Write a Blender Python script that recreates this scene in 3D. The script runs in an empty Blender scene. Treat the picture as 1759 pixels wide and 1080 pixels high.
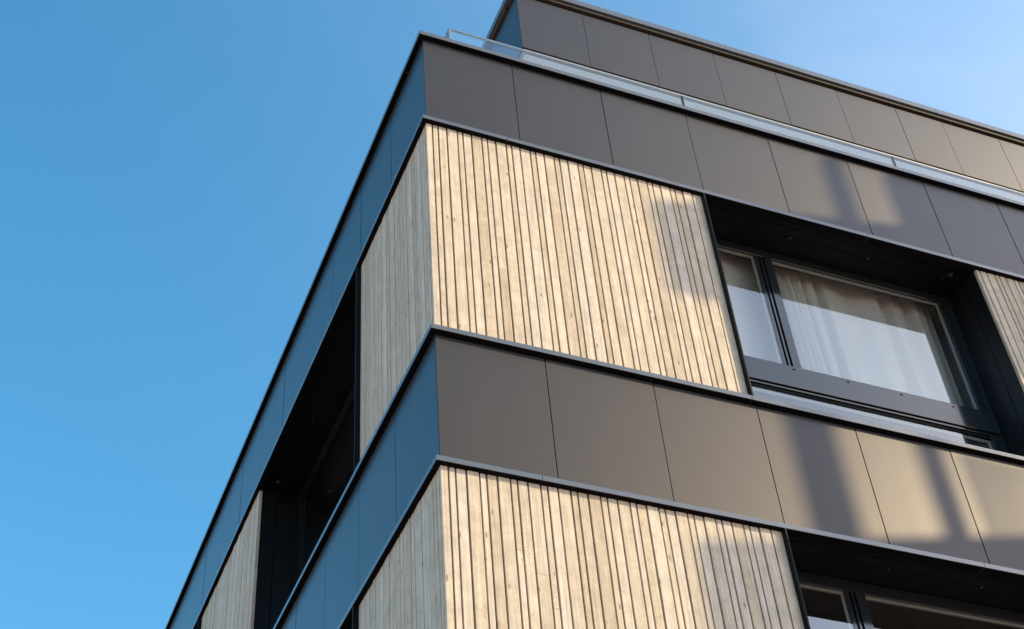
import bpy, bmesh, math, random
from mathutils import Vector, Matrix
random.seed(7)
sc = bpy.context.scene
COL = sc.collection
R = math.radians

# ------------------------------------------------------------------ levels (metres above the ground)
ZO = 9.7765                      # underside of the topmost window-band trim
T1, T2, T3 = ZO, ZO - 2.05, ZO - 3.069
T4, T5 = T2 - 3.069, T3 - 3.069
T6, T7 = T4 - 3.069, T5 - 3.069
T0 = ZO + 1.022                  # underside of the terrace coping
TH = 0.036                       # face height of the trims
MOD = 0.757                      # panel module
LENX, LENY = 13.0, 15.0

# ------------------------------------------------------------------ sun
SUN_AZ, SUN_EL = R(124.5), R(29.3)      # azimuth from +Y towards +X
SDIR = Vector((math.sin(SUN_AZ) * math.cos(SUN_EL), math.cos(SUN_AZ) * math.cos(SUN_EL), math.sin(SUN_EL)))

# ------------------------------------------------------------------ materials
def new_mat(name):
    m = bpy.data.materials.new(name)
    m.use_nodes = True
    nt = m.node_tree
    nt.nodes.clear()
    out = nt.nodes.new('ShaderNodeOutputMaterial')
    return m, nt, out

def node(nt, typ, **kw):
    n = nt.nodes.new(typ)
    for k, v in kw.items():
        setattr(n, k, v)
    return n

def metal_mat(name, col, rough, spec=0.5, metallic=0.0, wave=0.02, var=0.05, dirt=0.15, tint=None, coat=0.0):
    m, nt, out = new_mat(name)
    b = node(nt, 'ShaderNodeBsdfPrincipled')
    L = nt.links.new
    tc = node(nt, 'ShaderNodeTexCoord')
    n1 = node(nt, 'ShaderNodeTexNoise'); n1.inputs['Scale'].default_value = 0.9; n1.inputs['Detail'].default_value = 3
    L(tc.outputs['Object'], n1.inputs['Vector'])
    mp = node(nt, 'ShaderNodeMapping'); mp.inputs['Scale'].default_value = (6, 6, 0.8)
    L(tc.outputs['Object'], mp.inputs['Vector'])
    n2 = node(nt, 'ShaderNodeTexNoise'); n2.inputs['Scale'].default_value = 1.5; n2.inputs['Detail'].default_value = 6
    L(mp.outputs['Vector'], n2.inputs['Vector'])
    at = node(nt, 'ShaderNodeAttribute', attribute_name='bid')
    # colour: panel to panel and faint streak variation
    mx = node(nt, 'ShaderNodeMix', data_type='RGBA'); mx.blend_type = 'MIX'
    mx.inputs['A'].default_value = (*[c * (1 - var) for c in col], 1)
    mx.inputs['B'].default_value = (*[c * (1 + var) for c in col], 1)
    ad = node(nt, 'ShaderNodeMath', operation='ADD'); ad.use_clamp = True
    mu = node(nt, 'ShaderNodeMath', operation='MULTIPLY'); mu.inputs[1].default_value = 0.6
    L(n2.outputs['Fac'], mu.inputs[0])
    mu2 = node(nt, 'ShaderNodeMath', operation='MULTIPLY'); mu2.inputs[1].default_value = 0.4
    L(at.outputs['Fac'], mu2.inputs[0])
    L(mu.outputs[0], ad.inputs[0]); L(mu2.outputs[0], ad.inputs[1])
    L(ad.outputs[0], mx.inputs['Factor'])
    L(mx.outputs['Result'], b.inputs['Base Color'])
    # roughness with slight smudging
    mr = node(nt, 'ShaderNodeMapRange')
    mr.inputs['From Min'].default_value = 0.3; mr.inputs['From Max'].default_value = 0.7
    mr.inputs['To Min'].default_value = rough * (1 - dirt * 0.5); mr.inputs['To Max'].default_value = rough * (1 + dirt * 0.5)
    L(n2.outputs['Fac'], mr.inputs['Value'])
    L(mr.outputs['Result'], b.inputs['Roughness'])
    b.inputs['Metallic'].default_value = metallic
    b.inputs['Specular IOR Level'].default_value = spec
    if coat:
        b.inputs['Coat Weight'].default_value = coat; b.inputs['Coat Roughness'].default_value = 0.22; b.inputs['Coat IOR'].default_value = 1.22
    if tint: b.inputs['Specular Tint'].default_value = (*tint, 1)
    if wave > 0:
        bp = node(nt, 'ShaderNodeBump'); bp.inputs['Strength'].default_value = 0.25; bp.inputs['Distance'].default_value = wave
        L(n1.outputs['Fac'], bp.inputs['Height'])
        L(bp.outputs['Normal'], b.inputs['Normal'])
    L(b.outputs['BSDF'], out.inputs['Surface'])
    return m

def wood_mat():
    m, nt, out = new_mat('spruce_boards')
    L = nt.links.new
    b = node(nt, 'ShaderNodeBsdfPrincipled')
    tc = node(nt, 'ShaderNodeTexCoord')
    at = node(nt, 'ShaderNodeAttribute', attribute_name='bid')
    off = node(nt, 'ShaderNodeCombineXYZ')
    m1 = node(nt, 'ShaderNodeMath', operation='MULTIPLY'); m1.inputs[1].default_value = 37.0
    m2 = node(nt, 'ShaderNodeMath', operation='MULTIPLY'); m2.inputs[1].default_value = 91.0
    L(at.outputs['Fac'], m1.inputs[0]); L(at.outputs['Fac'], m2.inputs[0])
    L(m1.outputs[0], off.inputs['X']); L(m2.outputs[0], off.inputs['Z']); L(m1.outputs[0], off.inputs['Y'])
    va = node(nt, 'ShaderNodeVectorMath', operation='ADD')
    L(tc.outputs['Object'], va.inputs[0]); L(off.outputs[0], va.inputs[1])
    # fine grain, long along the board
    mp = node(nt, 'ShaderNodeMapping'); mp.inputs['Scale'].default_value = (85, 85, 2.2)
    L(va.outputs[0], mp.inputs['Vector'])
    g = node(nt, 'ShaderNodeTexNoise'); g.inputs['Scale'].default_value = 1.0; g.inputs['Detail'].default_value = 5; g.inputs['Distortion'].default_value = 0.6
    L(mp.outputs[0], g.inputs['Vector'])
    # blotches of weathering
    bl = node(nt, 'ShaderNodeTexNoise'); bl.inputs['Scale'].default_value = 9.0; bl.inputs['Detail'].default_value = 6; bl.inputs['Roughness'].default_value = 0.65
    L(va.outputs[0], bl.inputs['Vector'])
    # speckle
    sp = node(nt, 'ShaderNodeTexNoise'); sp.inputs['Scale'].default_value = 140; sp.inputs['Detail'].default_value = 3
    L(va.outputs[0], sp.inputs['Vector'])
    # knots : stretched cells, few of them
    mk = node(nt, 'ShaderNodeMapping'); mk.inputs['Scale'].default_value = (15, 15, 5.5)
    L(va.outputs[0], mk.inputs['Vector'])
    vo = node(nt, 'ShaderNodeTexVoronoi'); vo.inputs['Scale'].default_value = 1.0
    wob = node(nt, 'ShaderNodeTexNoise'); wob.inputs['Scale'].default_value = 30
    L(va.outputs[0], wob.inputs['Vector'])
    wa = node(nt, 'ShaderNodeVectorMath', operation='SCALE'); wa.inputs['Scale'].default_value = 0.12
    L(wob.outputs['Color'], wa.inputs[0])
    wb = node(nt, 'ShaderNodeVectorMath', operation='ADD')
    L(mk.outputs[0], wb.inputs[0]); L(wa.outputs[0], wb.inputs[1])
    L(wb.outputs[0], vo.inputs['Vector'])
    kr = node(nt, 'ShaderNodeMapRange'); kr.interpolation_type = 'SMOOTHSTEP'
    kr.inputs['From Min'].default_value = 0.06; kr.inputs['From Max'].default_value = 0.16
    kr.inputs['To Min'].default_value = 1.0; kr.inputs['To Max'].default_value = 0.0
    L(vo.outputs['Distance'], kr.inputs['Value'])
    ks = node(nt, 'ShaderNodeSeparateColor'); L(vo.outputs['Color'], ks.inputs[0])
    kt = node(nt, 'ShaderNodeMath', operation='GREATER_THAN'); kt.inputs[1].default_value = 0.45
    L(ks.outputs[0], kt.inputs[0])
    kf = node(nt, 'ShaderNodeMath', operation='MULTIPLY'); L(kr.outputs[0], kf.inputs[0]); L(kt.outputs[0], kf.inputs[1])
    ksm = node(nt, 'ShaderNodeMath', operation='MULTIPLY'); L(kf.outputs[0], ksm.inputs[0]); ksm.inputs[1].default_value = 0.85
    # board tone
    cr = node(nt, 'ShaderNodeValToRGB')
    e = cr.color_ramp.elements
    e[0].position = 0.0; e[0].color = (0.507, 0.393, 0.288, 1)
    e[1].position = 1.0; e[1].color = (0.632, 0.523, 0.418, 1)
    for p_, c_ in ((0.3, (0.592, 0.478, 0.364, 1)), (0.55, (0.562, 0.442, 0.322, 1)), (0.8, (0.602, 0.498, 0.398, 1))):
        q = e.new(p_); q.color = c_
    L(at.outputs['Fac'], cr.inputs['Fac'])
    def mul(a_out, fac_out, lo, hi, f0=0.3, f1=0.7):
        r = node(nt, 'ShaderNodeMapRange')
        r.inputs['From Min'].default_value = f0; r.inputs['From Max'].default_value = f1
        r.inputs['To Min'].default_value = lo; r.inputs['To Max'].default_value = hi
        L(fac_out, r.inputs['Value'])
        c = node(nt, 'ShaderNodeVectorMath', operation='SCALE')
        L(a_out, c.inputs[0]); L(r.outputs[0], c.inputs['Scale'])
        return c.outputs[0]
    c = mul(cr.outputs['Color'], g.outputs['Fac'], 0.80, 1.12)
    c = mul(c, bl.outputs['Fac'], 0.80, 1.10)
    c = mul(c, sp.outputs['Fac'], 0.86, 1.08)
    kx = node(nt, 'ShaderNodeMix', data_type='RGBA')
    kx.inputs['B'].default_value = (0.25, 0.17, 0.10, 1)
    L(ksm.outputs[0], kx.inputs['Factor']); L(c, kx.inputs['A'])
    L(kx.outputs['Result'], b.inputs['Base Color'])
    b.inputs['Roughness'].default_value = 0.75
    b.inputs['Specular IOR Level'].default_value = 0.25
    bp = node(nt, 'ShaderNodeBump'); bp.inputs['Strength'].default_value = 0.35; bp.inputs['Distance'].default_value = 0.002
    L(g.outputs['Fac'], bp.inputs['Height']); L(bp.outputs['Normal'], b.inputs['Normal'])
    L(b.outputs['BSDF'], out.inputs['Surface'])
    return m

def plain_mat(name, col, rough=0.7, spec=0.3, metallic=0.0, nscale=8.0, var=0.08):
    m, nt, out = new_mat(name)
    L = nt.links.new
    b = node(nt, 'ShaderNodeBsdfPrincipled')
    tc = node(nt, 'ShaderNodeTexCoord')
    n = node(nt, 'ShaderNodeTexNoise'); n.inputs['Scale'].default_value = nscale; n.inputs['Detail'].default_value = 6
    L(tc.outputs['Object'], n.inputs['Vector'])
    mx = node(nt, 'ShaderNodeMix', data_type='RGBA')
    mx.inputs['A'].default_value = (*[c * (1 - var) for c in col], 1)
    mx.inputs['B'].default_value = (*[min(1, c * (1 + var)) for c in col], 1)
    L(n.outputs['Fac'], mx.inputs['Factor']); L(mx.outputs['Result'], b.inputs['Base Color'])
    b.inputs['Roughness'].default_value = rough
    b.inputs['Specular IOR Level'].default_value = spec
    b.inputs['Metallic'].default_value = metallic
    L(b.outputs['BSDF'], out.inputs['Surface'])
    return m

def glass_mat(name, f0=0.16, tint=(0.9, 0.93, 0.92), rough=0.0, wave=0.0):
    """a coated pane: Schlick reflection, the same from either side, over a clear pane"""
    m, nt, out = new_mat(name)
    L = nt.links.new
    gl = node(nt, 'ShaderNodeBsdfGlossy'); gl.inputs['Roughness'].default_value = rough
    gl.inputs['Color'].default_value = (0.90, 0.96, 1, 1)
    tr = node(nt, 'ShaderNodeBsdfTransparent'); tr.inputs['Color'].default_value = (*tint, 1)
    mx = node(nt, 'ShaderNodeMixShader')
    geo = node(nt, 'ShaderNodeNewGeometry')
    dp = node(nt, 'ShaderNodeVectorMath', operation='DOT_PRODUCT')
    L(geo.outputs['Normal'], dp.inputs[0]); L(geo.outputs['Incoming'], dp.inputs[1])
    ab = node(nt, 'ShaderNodeMath', operation='ABSOLUTE'); L(dp.outputs['Value'], ab.inputs[0])
    om = node(nt, 'ShaderNodeMath', operation='SUBTRACT'); om.inputs[0].default_value = 1.0; L(ab.outputs[0], om.inputs[1])
    pw = node(nt, 'ShaderNodeMath', operation='POWER'); L(om.outputs[0], pw.inputs[0]); pw.inputs[1].default_value = 5.0
    ma = node(nt, 'ShaderNodeMath', operation='MULTIPLY_ADD'); L(pw.outputs[0], ma.inputs[0]); ma.inputs[1].default_value = 1 - f0; ma.inputs[2].default_value = f0
    L(ma.outputs[0], mx.inputs[0]); L(tr.outputs[0], mx.inputs[1]); L(gl.outputs[0], mx.inputs[2])
    if wave:
        tc = node(nt, 'ShaderNodeTexCoord')
        n1 = node(nt, 'ShaderNodeTexNoise'); n1.inputs['Scale'].default_value = 1.3; n1.inputs['Detail'].default_value = 1
        L(tc.outputs['Object'], n1.inputs['Vector'])
        bp = node(nt, 'ShaderNodeBump'); bp.inputs['Strength'].default_value = 0.2; bp.inputs['Distance'].default_value = wave
        L(n1.outputs['Fac'], bp.inputs['Height'])
        L(bp.outputs['Normal'], gl.inputs['Normal'])
    L(mx.outputs[0], out.inputs['Surface'])
    return m

def curtain_mat():
    m, nt, out = new_mat('voile')
    L = nt.links.new
    d = node(nt, 'ShaderNodeBsdfDiffuse'); d.inputs['Color'].default_value = (0.80, 0.77, 0.72, 1)
    t = node(nt, 'ShaderNodeBsdfTranslucent'); t.inputs['Color'].default_value = (0.80, 0.77, 0.72, 1)
    tc = node(nt, 'ShaderNodeTexCoord')
    mp = node(nt, 'ShaderNodeMapping'); mp.inputs['Scale'].default_value = (300, 300, 300)
    L(tc.outputs['Object'], mp.inputs['Vector'])
    n = node(nt, 'ShaderNodeTexNoise'); n.inputs['Scale'].default_value = 1
    L(mp.outputs[0], n.inputs['Vector'])
    r = node(nt, 'ShaderNodeMapRange'); r.inputs['To Min'].default_value = 0.2; r.inputs['To Max'].default_value = 0.4
    L(n.outputs['Fac'], r.inputs['Value'])
    mx = node(nt, 'ShaderNodeMixShader'); L(r.outputs[0], mx.inputs[0])
    L(d.outputs[0], mx.inputs[1]); L(t.outputs[0], mx.inputs[2])
    L(mx.outputs[0], out.inputs['Surface'])
    return m

M_PANEL = metal_mat('anthracite_panel', (0.0180, 0.0158, 0.0152), 0.455, spec=0.37, wave=0.004, var=0.10, dirt=0.06, tint=(1.0, 0.795, 0.74), coat=0.80)
M_TRIM = metal_mat('grey_trim', (0.14, 0.142, 0.147), 0.15, spec=0.5, metallic=0.4, wave=0.0, var=0.06, dirt=0.3)
M_BLACK = metal_mat('dark_lining', (0.008, 0.009, 0.010), 0.30, spec=0.35, wave=0.0, var=0.1)
M_SOFFDARK = metal_mat('dark_soffit_paint', (0.006, 0.0065, 0.007), 0.45, spec=0.10, wave=0.0, var=0.1)
M_FRAME = metal_mat('window_frame_paint', (0.014, 0.017, 0.020), 0.10, spec=0.70, wave=0.0, var=0.1)
M_GASKET = plain_mat('gasket', (0.008, 0.008, 0.009), 0.6, spec=0.05)
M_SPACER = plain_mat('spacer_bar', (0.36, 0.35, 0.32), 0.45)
M_STEEL = metal_mat('handrail_steel', (0.36, 0.355, 0.35), 0.30, metallic=0.9, wave=0.0)
M_BRONZE = metal_mat('bronze_trim', (0.30, 0.24, 0.17), 0.45, metallic=0.3, wave=0.0)
M_DARKBRONZE = metal_mat('dark_bronze', (0.07, 0.052, 0.036), 0.45, metallic=0.3, wave=0.0)
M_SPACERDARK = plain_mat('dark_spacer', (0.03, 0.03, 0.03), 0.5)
M_BACK = plain_mat('backing_board', (0.009, 0.0095, 0.0105), 0.9, spec=0.0)
M_BATTEN = plain_mat('batten', (0.10, 0.07, 0.045), 0.9)
M_MEMBRANE = plain_mat('wall_membrane', (0.05, 0.05, 0.05), 0.9)
M_WOOD = wood_mat()
M_GLASS = glass_mat('window_glass', f0=0.16, tint=(0.80, 0.81, 0.80), wave=0.0012)
M_RAILGLASS = glass_mat('balustrade_glass', f0=0.09, tint=(0.90, 0.95, 0.95))
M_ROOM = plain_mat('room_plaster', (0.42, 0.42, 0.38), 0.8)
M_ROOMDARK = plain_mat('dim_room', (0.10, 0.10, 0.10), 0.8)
M_SOFFIT = plain_mat('white_soffit', (0.82, 0.80, 0.77), 0.7, nscale=3, var=0.03)
M_PAVER = plain_mat('terrace_paver', (0.62, 0.60, 0.57), 0.8)
M_CURTAIN = curtain_mat()
M_CONC = plain_mat('render_plaster', (0.42, 0.40, 0.37), 0.85)
M_ASPH = plain_mat('paving', (0.45, 0.28, 0.245), 0.85, nscale=40, var=0.25)
M_PAVE = plain_mat('pavement_concrete', (0.36, 0.32, 0.28), 0.85, nscale=12, var=0.12)

# ------------------------------------------------------------------ mesh builder
class MB:
    """Collects boxes; (u, d, z) runs along the facade, into the wall, and up. face 'R' is the sunny front, 'L' the shaded flank."""
    def __init__(s, face='R', ox=0.0, oy=0.0):
        s.v, s.f, s.a, s.face, s.ox, s.oy = [], [], [], face, ox, oy
    def pt(s, u, d, z):
        return (s.ox + u, s.oy + d, z) if s.face == 'R' else (s.ox + d, s.oy + u, z)
    def box(s, u0, u1, d0, d1, z0, z1, bid=None):
        b = len(s.v)
        for (u, d, z) in ((u0, d0, z0), (u1, d0, z0), (u1, d1, z0), (u0, d1, z0), (u0, d0, z1), (u1, d0, z1), (u1, d1, z1), (u0, d1, z1)):
            s.v.append(s.pt(u, d, z))
        fs = ((0, 3, 2, 1), (4, 5, 6, 7), (0, 1, 5, 4), (1, 2, 6, 5), (2, 3, 7, 6), (3, 0, 4, 7))
        bid = random.random() if bid is None else bid
        for f in fs:
            f = f if s.face == 'R' else f[::-1]
            s.f.append(tuple(b + i for i in f)); s.a.append(bid)
        return s
    def disc(s, u, d, z, r, h, n=14, axis='z'):
        b = len(s.v)
        for k in range(2):
            for i in range(n):
                t = 2 * math.pi * i / n
                if axis == 'z': p = s.pt(u + r * math.cos(t), d + r * math.sin(t), z + k * h)
                else: p = s.pt(u + r * math.cos(t), d + k * h, z + r * math.sin(t))
                s.v.append(p)
        for i in range(n):
            j = (i + 1) % n
            s.f.append((b + i, b + j, b + n + j, b + n + i)); s.a.append(0.5)
        s.f.append(tuple(b + i for i in range(n))[::-1]); s.a.append(0.5)
        s.f.append(tuple(b + n + i for i in range(n))); s.a.append(0.5)
        return s
    def build(s, name, mat, parent=None, bevel=0.0, smooth=False):
        me = bpy.data.meshes.new(name)
        # put the mesh origin at the middle of its base
        xs = [p[0] for p in s.v]; ys = [p[1] for p in s.v]; zs = [p[2] for p in s.v]
        me.from_pydata(s.v, [], s.f)
        at = me.attributes.new('bid', 'FLOAT', 'FACE')
        at.data.foreach_set('value', s.a)
        bm = bmesh.new(); bm.from_mesh(me); bmesh.ops.recalc_face_normals(bm, faces=bm.faces); bm.to_mesh(me); bm.free()
        me.materials.append(mat)
        o = bpy.data.objects.new(name, me)
        COL.objects.link(o)
        if parent: o.parent = parent
        if smooth:
            for p in me.polygons: p.use_smooth = True
        if bevel:
            md = o.modifiers.new('bevel', 'BEVEL'); md.width = bevel; md.segments = 2; md.limit_method = 'ANGLE'
            md.harden_normals = False
        return o

def empty(name, loc, label=None, cat=None, group=None):
    o = bpy.data.objects.new(name, None); COL.objects.link(o); o.location = loc
    o.empty_display_size = 0.3
    if label: o['label'] = label
    if cat: o['category'] = cat
    if group: o['group'] = group
    return o

# ------------------------------------------------------------------ the building
bld = empty('apartment_building', (0, 0, 0),
            'modern apartment block clad in anthracite metal panel bands and pale vertical wooden boards', 'building')

LAST = [None]
def edge_trim(face, z, seams, L0, L1, h=TH, depth=0.075, label=None):
    pts = [L0] + [s for s in seams if L0 < s < L1] + [L1]
    for a, b in zip(pts[:-1], pts[1:]):
        LAST[0] = MB(face).box(a + (0.0012 if a != L0 else 0), b - 0.0012, 0.0, depth, z, z + h).build('edge_trim', M_TRIM, bld, bevel=0.0015)
        MB(face).box(a + 0.003, b - 0.003, 0.003, depth - 0.001, z - 0.0015, z + 0.002).build('underside_shade', M_BACK, LAST[0])  # near-black sheet that puts the shade under the trim into colour

def panel_band(face, z0, z1, L1, start=0.04):
    back = MB(face).box(start + 0.03, L1, 0.075, 0.45, z0 - 0.0, z1 + 0.02).build('panel_band', M_BACK, bld)
    k = 0; a = start
    while a < L1 - 0.1:
        b = 0.772 + k * MOD if face == 'R' else 0.806 + k * MOD
        b = min(b, L1)
        t = 0.040 + random.uniform(-0.0012, 0.0012)
        o = MB(face).box(a + 0.0028 if k else a, b - 0.0028, t, t + 0.0045, z0 + 0.006, z1 - 0.012)
        o = o.build('cladding_panel', M_PANEL, back, bevel=0.0012)
        a = b; k += 1
    return back

def wood_bay(face, u0, u1, z0, z1, corner=False, mirror=False):
    """vertical boards of three widths with open joints; each board's thickness differs a little"""
    mb = MB(face)
    back = MB(face)
    W = (('n', 0.0435, 0.0385), ('m', 0.0655, 0.0390), ('w', 0.0805, 0.0375))
    u = u0
    first = True
    i = 0
    gap = 0.0112 if face == 'R' else 0.0065
    while u < u1 - 0.02:
        if first and corner:
            w, t = 0.0525, 0.037; first = False
        else:
            _, w, t = W[i % 3]; i += 1
        e = min(u + w, u1)
        if u1 - e < 0.03: e = u1
        t += random.uniform(-0.0012, 0.0012)
        bid = random.random()
        zz = z0
        # some boards are made of two lengths butted together
        if random.random() < 0.14:
            zm = random.uniform(z0 + 0.3, z1 - 0.3)
            mb.box(u, e - (gap if e < u1 else 0), t, 0.066, z0, zm - 0.0008, bid)
            mb.box(u, e - (gap if e < u1 else 0), t + 0.0006, 0.066, zm + 0.0008, z1, random.random())
        else:
            mb.box(u, e - (gap if e < u1 else 0), t, 0.066, z0, z1, bid)
        u = e
    o = mb.build('wood_cladding', M_WOOD, bld, bevel=0.0012)
    back.box(u0 + 0.03, u1, 0.0675, 0.45, z0 - 0.004, z1 + 0.004).build('backing_wall', M_BATTEN, o)
    return o

GP = 0.415      # glass plane depth
def opening(face, u0, u1, zb, zt, room_depth=1.2, flash=True, detail=True):
    """a recessed full-width window bay; zt = underside of the trim above, zb = top of the trim below"""
    # lining of the recess
    lin, sof = MB(face), MB(face)
    zs = zt + 0.022
    for a, b in ((0.078, 0.128), (0.134, 0.222), (0.228, 0.398)):
        sof.box(u0 - 0.0, u1 + 0.0, a, b, zs, zs + 0.02)
    for a, b in ((0.070, 0.196), (0.202, 0.398)):
        lin.box(u1, u1 + 0.02, a, b, zb - 0.02, zs - 0.001)
        lin.box(u0 - 0.02, u0, a, b, zb - 0.02, zs - 0.001)
    lin.box(u0, u1, 0.078, 0.398, zb - 0.022, zb - 0.004)
    surround = lin.build('window_surround', M_BLACK, bld)
    sof.build('soffit_lining', M_SOFFDARK, surround)
    MB(face).box(u0 - 0.06, u1 + 0.06, 0.07, 0.45, zs + 0.024, zs + 0.05).build('soffit_backing', M_BACK, surround)
    if flash:
        MB(face).box(u0 + 0.0005, u0 + 0.013, 0.0, 0.069, zb + 0.001, zt - 0.001).build('jamb_flashing', M_SOFFDARK, surround, bevel=0.001)
    n = 4
    for k in range(n):
        uu = u0 + 0.18 + k * (u1 - u0 - 0.36) / (n - 1)
        MB(face).disc(uu, 0.225, zs - 0.004, 0.006, 0.005, 8).build('screw', M_STEEL, surround)
    MB(face).disc(u1 - 0.14, 0.170, zs - 0.006, 0.020, 0.007, 20).build('downlight', M_STEEL, surround)
    # window
    H = zt - zb
    fz0, fz1 = zb - 0.01, zs
    pt_, pb = zt - 0.065, zt - 1.235        # main panes, top and bottom
    lt, lb = zt - 1.497, zb + 0.015         # low panes
    gl, gr = u0 + 0.125, u1 - 0.125
    m1a, m1b = u0 + 0.653, u0 + 0.798       # mullion zone
    f = MB(face)
    f.box(u0, gl, 0.405, 0.47, fz0, fz1)
    f.box(gr, u1, 0.405, 0.47, fz0, fz1)
    f.box(gl, gr, 0.4055, 0.47, pt_, fz1)
    f.box(gl, gr, 0.425, 0.475, lt - 0.0, pb)
    f.box(gl, gr, 0.4055, 0.47, fz0, lb)
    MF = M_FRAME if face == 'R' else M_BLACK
    win = f.build('window', MF, bld, bevel=0.0015)
    # slim profile lines on the outer frame
    pr = MB(face)
    pr.box(gr + 0.050, gr + 0.0545, 0.402, 0.4045, lb, pt_)
    pr.box(gr + 0.022, gr + 0.0245, 0.402, 0.4045, lb, pt_)
    pr.box(gl - 0.054, gl - 0.050, 0.402, 0.4045, lb, pt_)
    pr.build('frame_gasket', M_GASKET, win)
    # mullion: two sash stiles with gaskets between
    MB(face).box(m1a, m1a + 0.030, 0.4125, 0.47, pb, pt_).box(m1a + 0.044, m1a + 0.062, 0.4085, 0.47, pb, pt_).box(m1a + 0.076, m1b, 0.4020, 0.47, pb, pt_).build('mullion', M_FRAME, win, bevel=0.001)
    MB(face).box(m1a + 0.0301, m1a + 0.0439, 0.44, 0.47, pb, pt_).box(m1a + 0.0621, m1a + 0.0759, 0.44, 0.47, pb, pt_).build('mullion_gasket', M_GASKET, win)
    # transom: a deep fascia, then a gasket, a slim rail, a gasket
    MB(face).box(u0 + 0.012, u1 - 0.02, 0.388, 0.424, pb - 0.206, pb - 0.0).build('transom', M_FRAME, win, bevel=0.0015)
    MB(face).box(gl, gr, 0.396, 0.424, pb - 0.235, pb - 0.221).build('transom_rail', M_FRAME, win, bevel=0.001)
    MB(face).box(gl, gr, 0.412, 0.424, pb - 0.2205, pb - 0.2065).box(gl, gr, 0.408, 0.424, lt + 0.001, pb - 0.2355).build('transom_gasket', M_GASKET, win)
    wp = MB(face)
    uu = u0 + 0.70
    while uu < u1 - 0.4:
        wp.box(uu, uu + 0.026, 0.3868, 0.3876, pb - 0.036, pb - 0.029)
        wp.box(uu + 0.006, uu + 0.020, 0.3855, 0.3867, pb - 0.0285, pb - 0.025)
        uu += 0.46
    wp.build('weep_slot', M_GASKET, win)
    for (a, b, c, d) in ((gl, m1a, pb, pt_), (m1b, gr, pb, pt_), (gl, gr, lb, lt)):
        p = MB(face)
        q = len(p.v)
        p.v += [p.pt(a, GP, c), p.pt(b, GP, c), p.pt(b, GP, d), p.pt(a, GP, d)]
        p.f.append((0, 1, 2, 3)); p.a.append(0.5)
        po = p.build('pane', M_GLASS, win)
        s = MB(face)
        w = 0.021
        s.box(a, b, 0.428, 0.4285 + 0.012, d - w, d)
        s.box(a, b, 0.428, 0.4285 + 0.012, c, c + w)
        s.box(a, a + w, 0.428, 0.4285 + 0.012, c + w, d - w)
        s.box(b - w, b, 0.428, 0.4285 + 0.012, c + w, d - w)
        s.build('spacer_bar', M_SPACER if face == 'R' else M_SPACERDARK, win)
    # the room behind
    rm = MB(face)
    x0, x1, d0, d1 = u0 - 0.25, u1 + 0.25, 0.478, 0.478 + room_depth
    z0, z1 = zb - 0.10, zt + 0.05
    rm.box(x0, x1, d1, d1 + 0.05, z0, z1)
    rm.box(x0 - 0.05, x0, d0, d1, z0, z1)
    rm.box(x1, x1 + 0.05, d0, d1, z0, z1)
    rm.box(x0, x1, d0, d1, z1, z1 + 0.03)
    rm.box(x0, x1, d0, d1, z0 - 0.03, z0)
    rm.box(x0, u0 + 0.05, d0 - 0.004, d0 + 0.01, z0, z1)
    rm.box(u1 - 0.05, x1, d0 - 0.004, d0 + 0.01, z0, z1)
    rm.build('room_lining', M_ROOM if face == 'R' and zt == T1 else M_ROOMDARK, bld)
    return win

SE1 = [0.65 + 3.06 * k for k in range(6)]
SE2 = [2.241 + 3.06 * k for k in range(6)]
# ---- trims (front first; its end covers the flank trim at the corner)
for z, seams in ((T1, SE1), (T2, SE2), (T3, SE1), (T4, SE2), (T5, SE1), (T6, SE2), (T7, SE1)):
    edge_trim('R', z, seams, 0.0, LENX)
    edge_trim('L', z, [s + 0.9 for s in seams], 0.0755, LENY)
# ---- terrace coping
for f_, a_, b_ in (('R', 0.0, LENX), ('L', 0.3805, LENY)):
    pts = [a_, 5.9, b_] if f_ == 'R' else [a_, 6.3, b_]
    for a, b in zip(pts[:-1], pts[1:]):
        cp = MB(f_).box(a + 0.0012, b - 0.0012, 0.0, 0.38, T0, T0 + 0.042).build('coping', M_TRIM, bld, bevel=0.0015)
        MB(f_).box(a + 0.003, b - 0.003, 0.003, 0.377, T0 - 0.0015, T0 + 0.002).build('underside_shade', M_BACK, cp)  # same dark sheet, painted shade for the coping's underside
# ---- panel bands
for z0, z1 in ((T1 + TH, T0), (T3 + TH, T2), (T5 + TH, T4), (T7 + TH, T6)):
    panel_band('R', z0, z1, LENX)
    panel_band('L', z0, z1, LENY, start=0.049)
# ---- storeys of boards and windows
for zt, zb in ((T1, T2), (T3, T4), (T5, T6)):
    a, b = zb + TH + 0.004, zt - 0.004
    wood_bay('R', 0.0385, 2.245, a, b, corner=True)
    wood_bay('R', 4.742, 7.03, a, b)
    wood_bay('R', 9.54, LENX, a, b)
    wood_bay('L', 0.0755, 1.540, a, b)
    wood_bay('L', 4.552, 6.760, a, b)
    wood_bay('L', 9.78, LENY, a, b)
    opening('R', 2.246, 4.740, zb + TH, zt, room_depth=0.95)
    opening('R', 7.031, 9.538, zb + TH, zt, room_depth=0.95)
    opening('L', 1.541, 4.550, zb + TH, zt, room_depth=1.6)
    opening('L', 6.761, 9.778, zb + TH, zt, room_depth=1.6)
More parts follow.
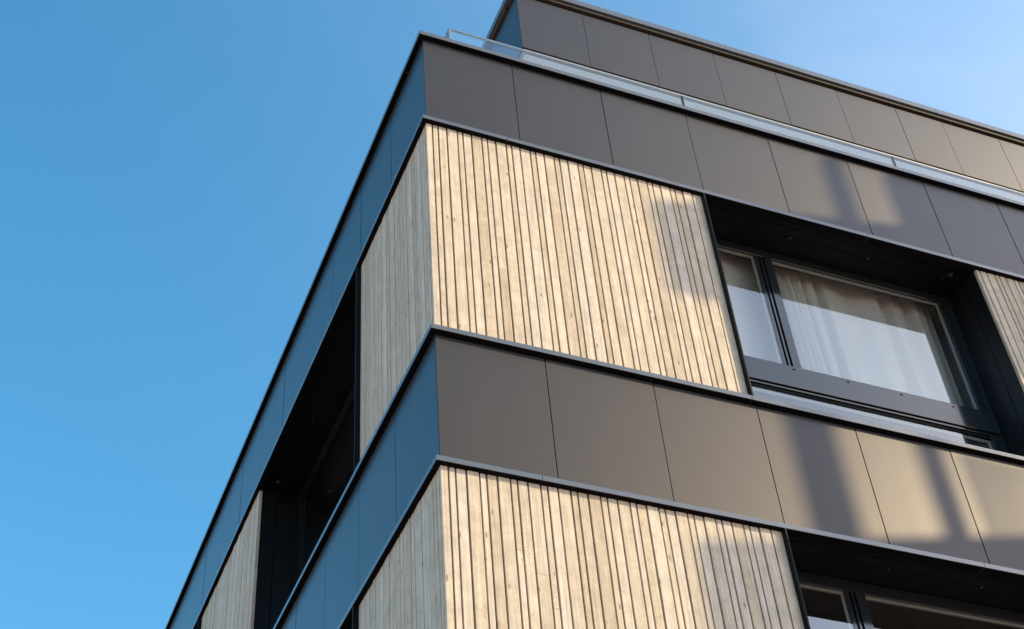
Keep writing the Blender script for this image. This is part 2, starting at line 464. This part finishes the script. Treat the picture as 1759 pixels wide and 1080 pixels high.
# ---- plinth, core and terrace deck
MB('R').box(0.08, LENX, 0.08, 0.45, 0.0, T7).build('plinth', M_CONC, bld)
MB('L').box(0.4505, LENY, 0.08, 0.45, 0.0, T7).build('plinth', M_CONC, bld)
core = MB('R')
core.box(2.6, LENX, 2.4, LENY, 0.02, T0 - 0.1)
core.build('core_wall', M_MEMBRANE, bld)
deck = MB('R').box(0.37, LENX, 0.37, LENY, T0 - 0.30, T0 - 0.16).build('terrace_deck', M_PAVER, bld)
MB('R').box(0.38, LENX, 0.30, 0.372, T0 - 0.30, T0 - 0.001).build('parapet_upstand', M_MEMBRANE, bld)
MB('L').box(0.373, LENY, 0.30, 0.372, T0 - 0.30, T0 - 0.001).build('parapet_upstand', M_MEMBRANE, bld)

# ---- set-back roof storey
PX, PY = 1.613, 1.40
PZ0, PZ1 = ZO + 3.405, ZO + 4.300
roof = MB('R').box(PX + 0.05, LENX, PY + 0.05, LENY, PZ0 + 0.02, PZ1 + 0.05).build('roof_storey', M_BACK, bld)
JX = [2.217 - 1.613 + 0.127]
for k in range(8):
    JX.append(JX[0] + 0.757 * (k + 1))
JX.insert(6, JX[5] + 0.62)
JX = JX[:6] + [JX[5] + 0.611 + 0.765 * k for k in range(9)]
a = 0.0
for k, b in enumerate(JX):
    MB('R', PX, PY).box(a + (0.0022 if k else 0), b - 0.0022, random.uniform(-0.001, 0.001), 0.006, PZ0, PZ1 - 0.004).build('cladding_panel', M_PANEL, roof, bevel=0.0012)
    a = b
a = 0.0075
for k in range(16):
    b = 0.78 + MOD * k
    MB('L', PX, PY).box(a + (0.0022 if k else 0), b - 0.0022, random.uniform(-0.001, 0.001), 0.006, PZ0, PZ1 - 0.004).build('cladding_panel', M_PANEL, roof, bevel=0.0012)
    a = b
# roof coping: bright metal nose over a bronze underside
for f_, a_, b_ in (('R', 0.0, LENX - PX), ('L', 0.2505, LENY - PY)):
    q = [a_] + [s for s in ((2.45, 5.11, 7.8) if f_ == 'R' else (3.0, 6.1, 9.2))] + [b_]
    for a, b in zip(q[:-1], q[1:]):
        MB(f_, PX - 0.05, PY - 0.05).box(a + 0.0012, b - 0.0012, 0.0, 0.25, PZ1 + 0.075, PZ1 + 0.155).build('roof_coping', M_TRIM, bld, bevel=0.002)
    MB(f_, PX - 0.025, PY - 0.025).box(a_ + (0.02 if f_ == 'R' else 0), b_, 0.0 if f_ == 'R' else 0.0, 0.2, PZ1 + 0.035, PZ1 + 0.072).build('coping_lining', M_DARKBRONZE, bld)
# lower edge: dark reveal, bronze lip, pale soffit with a dark margin
MB('R', PX, PY).box(0.012, LENX - PX, 0.014, 0.2, PZ0 - 0.022, PZ0 - 0.001).build('shadow_gap', M_BACK, bld)
MB('L', PX, PY).box(0.2005, LENY - PY, 0.014, 0.2, PZ0 - 0.022, PZ0 - 0.001).build('shadow_gap', M_BACK, bld)
MB('R', PX, PY).box(0.012, LENX - PX, 0.002, 0.032, PZ0 - 0.056, PZ0 - 0.0225).build('soffit_lip', M_BRONZE, bld, bevel=0.001)
MB('L', PX, PY).box(0.0325, LENY - PY, 0.012, 0.032, PZ0 - 0.056, PZ0 - 0.0225).build('soffit_lip', M_BRONZE, bld, bevel=0.001)
MB('R', PX, PY).box(0.0325, LENX - PX, 0.0325, 3.2, PZ0 - 0.050, PZ0 - 0.0225).build('soffit', M_SOFFIT, bld)
rec = MB('R', PX, PY)
rec.box(1.3, LENX - PX, 1.55, 1.7, T0 - 0.16, PZ0 - 0.062)
rec.box(1.3, 1.45, 1.701, LENY - PY, T0 - 0.16, PZ0 - 0.062)
rec.build('recessed_wall', M_ROOM, bld)

# ------------------------------------------------------------------ glass balustrade on the coping
rail = empty('glass_balustrade', (0.44, 0.44, T0 + 0.0),
             'frameless glass balustrade with slim steel handrail standing on the terrace edge', 'railing')
def rbuild(mb, name, mat, **k):
    o = mb.build(name, mat, None, **k)
    o.parent = rail
    o.matrix_parent_inverse = Matrix.Translation(-Vector(rail.location))
    return o
RZ = ZO + 1.874
RD = 0.44
for f_, joints in (('R', [0.44, 2.598, 4.757, 6.915, 9.07, 11.2]), ('L', [0.46, 2.62, 4.78, 6.94, 9.1])):
    for a, b in zip(joints[:-1], joints[1:]):
        rbuild(MB(f_).box(a + 0.008, b - 0.008, RD - 0.006, RD + 0.006, T0 - 0.14, RZ - 0.014), 'glass_pane', M_RAILGLASS)
    for b in joints[1:-1]:
        rbuild(MB(f_).box(b - 0.007, b + 0.007, RD - 0.0075, RD + 0.0075, T0 - 0.14, RZ - 0.0145), 'joint_seal', M_GASKET)
    rbuild(MB(f_).box(joints[0] - (0.012 if f_ == 'R' else -0.0), joints[-1], RD - 0.009, RD + 0.009, RZ - 0.014, RZ), 'handrail', M_STEEL, bevel=0.002)
rbuild(MB('R').box(RD - 0.012, RD + 0.012, RD - 0.008, RD + 0.02, T0 - 0.14, RZ - 0.0135), 'post', M_STEEL, bevel=0.001)

# ------------------------------------------------------------------ curtains
def curtain(u0, u1, d, z0, z1, amp, wl, label, seed):
    rnd = random.Random(seed)
    n = int((u1 - u0) / 0.012)
    nz = 10
    ph = [rnd.uniform(0, 6.28) for _ in range(4)]
    vs, fs = [], []
    for j in range(nz + 1):
        t = j / nz
        for i in range(n + 1):
            u = u0 + (u1 - u0) * i / n
            w = wl * (1 + 0.25 * math.sin(u * 1.7 + ph[2]))
            y = math.sin(2 * math.pi * u / w + ph[0] + 0.35 * math.sin(3 * t + u * 2))
            y += 0.45 * math.sin(2 * math.pi * u / (w * 0.53) + ph[1])
            vs.append((u, d + amp * (0.55 + 0.45 * t) * y, z0 + (z1 - z0) * (1 - t)))
    for j in range(nz):
        for i in range(n):
            k = j * (n + 1) + i
            fs.append((k, k + 1, k + n + 2, k + n + 1))
    me = bpy.data.meshes.new('curtain'); me.from_pydata(vs, [], fs); me.materials.append(M_CURTAIN)
    for p in me.polygons: p.use_smooth = True
    o = bpy.data.objects.new('curtain', me); COL.objects.link(o)
    o['label'] = label; o['category'] = 'curtain'; o['group'] = 'curtains behind the windows'
    return o
curtain(2.30, 2.965, 0.545, T2 + 0.04, T1 + 0.05, 0.036, 0.15, 'narrow white pleated curtain behind the small left pane of the upper window', 3)
curtain(2.99, 4.655, 0.56, T2 + 0.04, T1 + 0.05, 0.046, 0.20, 'wide white pleated curtain behind the large pane of the upper window', 5)

# ------------------------------------------------------------------ unseen neighbour across the street, its balconies shaped to throw the shadows
NB = empty('unseen_balcony_tower', (15, -7.5, 0), 'unseen rendered concrete balcony tower across the street, shaped to throw the facade shadows', 'building')
def up(x, z, dy):
    """facade point (x, z) carried back along the sun's direction to distance dy in front of the facade"""
    k = dy / -SDIR.y
    return Vector((x + SDIR.x * k, -dy, z + SDIR.z * k))
def nb(vs, fs, name, mat=M_CONC):
    me = bpy.data.meshes.new(name); me.from_pydata([tuple(v) for v in vs], [], fs)
    bm = bmesh.new(); bm.from_mesh(me); bmesh.ops.recalc_face_normals(bm, faces=bm.faces); bm.to_mesh(me); bm.free()
    me.materials.append(mat)
    o = bpy.data.objects.new(name, me); COL.objects.link(o); o.parent = NB
    o.matrix_parent_inverse = Matrix.Translation(-Vector(NB.location))
    return o
def prism(plan, z0, z1, name):
    n = len(plan)
    vs = [(p[0], p[1], z0) for p in plan] + [(p[0], p[1], z1) for p in plan]
    fs = [tuple(range(n)), tuple(range(n, 2 * n))] + [(i, (i + 1) % n, n + (i + 1) % n, n + i) for i in range(n)]
    return nb(vs, fs, name)
DY = 7.5
for zl, xl, hh in ((ZO - 0.155, 1.835, 0.96), (ZO - 3.225, 1.66, 1.0)):
    A = up(xl, zl, DY)
    ln = 4.6
    plan = [(A.x, A.y), (A.x + ln, A.y - 0.02), (A.x + ln, A.y + 0.328 * ln)]
    prism(plan, A.z - hh, A.z, 'balcony_parapet')
def post(xc, w, z0, z1, name='post', t=0.05):
    a = up(xc, z0, DY + 0.3); b = up(xc, z1, DY + 0.3)
    prism([(a.x - w / 2, a.y - t), (a.x + w / 2, a.y - t), (a.x + w / 2, a.y + t), (a.x - w / 2, a.y + t)], a.z, b.z, name)
post(2.73, 0.26, ZO - 3.0, ZO - 0.9)
post(3.68, 0.10, ZO - 3.0, ZO + 1.0)
post(5.9, 3.3, ZO + 0.3, ZO + 1.02, 'balcony_screen')
for k in range(30):
    post(3.93 + 0.062 * k, 0.024, ZO - 3.0, ZO - 2.02, 'shading_slat', 0.006)  # unseen slats added to half-shade the right end of the panel band
c0 = up(6.6, ZO, DY)
prism([(c0.x - .3, c0.y), (c0.x + 6, c0.y), (c0.x + 6, c0.y + 3.0), (c0.x - .3, c0.y + 3.0)], 0.0, ZO + 9.6, 'tower_wall')

# ------------------------------------------------------------------ ground
def sheet(name, x0, x1, y0, y1, z, mat):
    me = bpy.data.meshes.new(name)
    me.from_pydata([(x0, y0, z), (x1, y0, z), (x1, y1, z), (x0, y1, z)], [], [(0, 1, 2, 3)])
    me.materials.append(mat)
    o = bpy.data.objects.new(name, me); COL.objects.link(o); o['kind'] = 'structure'
    return o
sheet('ground', -600, 600, -600, 600, 0.0, M_ASPH)
pv = MB('R').box(-3.0, 16, -2.6, 0.079, 0.004, 0.12)
pv.box(-3.0, 0.079, 0.08, 18, 0.004, 0.12)
pv = pv.build('pavement', M_PAVE, None); pv['kind'] = 'structure'

# ------------------------------------------------------------------ light
w = bpy.data.worlds.new('World'); sc.world = w; w.use_nodes = True
nt = w.node_tree
nt.nodes.clear()
sky = nt.nodes.new('ShaderNodeTexSky'); sky.sky_type = 'NISHITA'; sky.sun_disc = False
sky.sun_elevation = SUN_EL; sky.sun_rotation = SUN_AZ
sky.air_density = 1.0; sky.dust_density = 0.6; sky.ozone_density = 1.5; sky.altitude = 200
hs = nt.nodes.new('ShaderNodeHueSaturation'); hs.inputs['Saturation'].default_value = 1.30; hs.inputs['Hue'].default_value = 0.482
nt.links.new(sky.outputs[0], hs.inputs['Color'])
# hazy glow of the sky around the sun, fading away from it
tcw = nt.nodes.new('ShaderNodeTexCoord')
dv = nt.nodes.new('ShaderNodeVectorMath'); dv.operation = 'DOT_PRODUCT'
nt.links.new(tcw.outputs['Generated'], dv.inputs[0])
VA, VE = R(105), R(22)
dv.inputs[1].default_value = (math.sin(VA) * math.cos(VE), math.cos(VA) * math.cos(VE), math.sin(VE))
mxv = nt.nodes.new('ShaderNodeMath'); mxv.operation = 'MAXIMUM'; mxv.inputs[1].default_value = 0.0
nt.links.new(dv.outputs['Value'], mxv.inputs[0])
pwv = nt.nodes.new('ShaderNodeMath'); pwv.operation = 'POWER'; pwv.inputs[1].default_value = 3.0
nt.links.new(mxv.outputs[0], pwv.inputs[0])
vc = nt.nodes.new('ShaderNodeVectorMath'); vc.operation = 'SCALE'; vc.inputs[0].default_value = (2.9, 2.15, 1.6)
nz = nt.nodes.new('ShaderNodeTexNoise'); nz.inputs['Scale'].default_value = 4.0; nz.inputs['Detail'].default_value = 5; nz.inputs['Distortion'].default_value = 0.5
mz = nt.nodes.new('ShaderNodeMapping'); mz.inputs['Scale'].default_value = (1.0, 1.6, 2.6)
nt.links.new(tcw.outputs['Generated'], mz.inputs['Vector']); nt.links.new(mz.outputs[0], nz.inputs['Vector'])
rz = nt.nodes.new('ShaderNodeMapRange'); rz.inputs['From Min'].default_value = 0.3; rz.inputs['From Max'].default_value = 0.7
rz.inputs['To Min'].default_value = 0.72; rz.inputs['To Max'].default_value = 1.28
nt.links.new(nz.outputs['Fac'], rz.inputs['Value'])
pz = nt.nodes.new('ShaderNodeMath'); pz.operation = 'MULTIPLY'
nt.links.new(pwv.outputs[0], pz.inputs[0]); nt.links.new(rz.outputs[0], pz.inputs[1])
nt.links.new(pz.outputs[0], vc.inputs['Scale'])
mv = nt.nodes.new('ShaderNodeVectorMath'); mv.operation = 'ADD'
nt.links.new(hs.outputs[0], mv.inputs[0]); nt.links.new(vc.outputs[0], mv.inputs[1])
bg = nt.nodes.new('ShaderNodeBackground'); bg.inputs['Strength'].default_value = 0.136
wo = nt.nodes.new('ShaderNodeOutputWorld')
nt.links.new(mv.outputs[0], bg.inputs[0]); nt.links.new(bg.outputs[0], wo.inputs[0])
sl = bpy.data.lights.new('sun', 'SUN'); sl.energy = 2.3; sl.angle = R(0.42); sl.color = (1.0, 0.83, 0.49)
so = bpy.data.objects.new('sun', sl); COL.objects.link(so)
so.rotation_euler = (-SDIR).to_track_quat('-Z', 'Y').to_euler()

# ------------------------------------------------------------------ camera
cam = bpy.data.cameras.new('camera'); co = bpy.data.objects.new('camera', cam); COL.objects.link(co)
f_px, az, el, ro, cx, cy, cz, sx, sy = 2509.0865, 0.42166827, 0.78891749, 0.0744196867, -2.3721642824, -6.0724747857, -8.176511798, -0.5542118167, -0.6985195227
fw = Vector((math.sin(az) * math.cos(el), math.cos(az) * math.cos(el), math.sin(el)))
rt = Vector((math.cos(az), -math.sin(az), 0)); dn = -(rt.cross(fw))
c_, s_ = math.cos(ro), math.sin(ro)
rx = c_ * rt + s_ * dn; dy_ = -s_ * rt + c_ * dn
co.matrix_world = Matrix(((rx.x, -dy_.x, -fw.x, cx), (rx.y, -dy_.y, -fw.y, cy), (rx.z, -dy_.z, -fw.z, cz + ZO), (0, 0, 0, 1)))
cam.sensor_width = 36.0; cam.sensor_fit = 'HORIZONTAL'; cam.lens = f_px / 1759 * 36
cam.shift_x = -sx * 100 / 1759; cam.shift_y = sy * 100 / 1759
cam.clip_start = 0.05; cam.clip_end = 3000
sc.camera = co

vs = sc.view_settings
vs.view_transform = 'Standard'; vs.look = 'None'; vs.gamma = 1.0; vs.exposure = 1.22
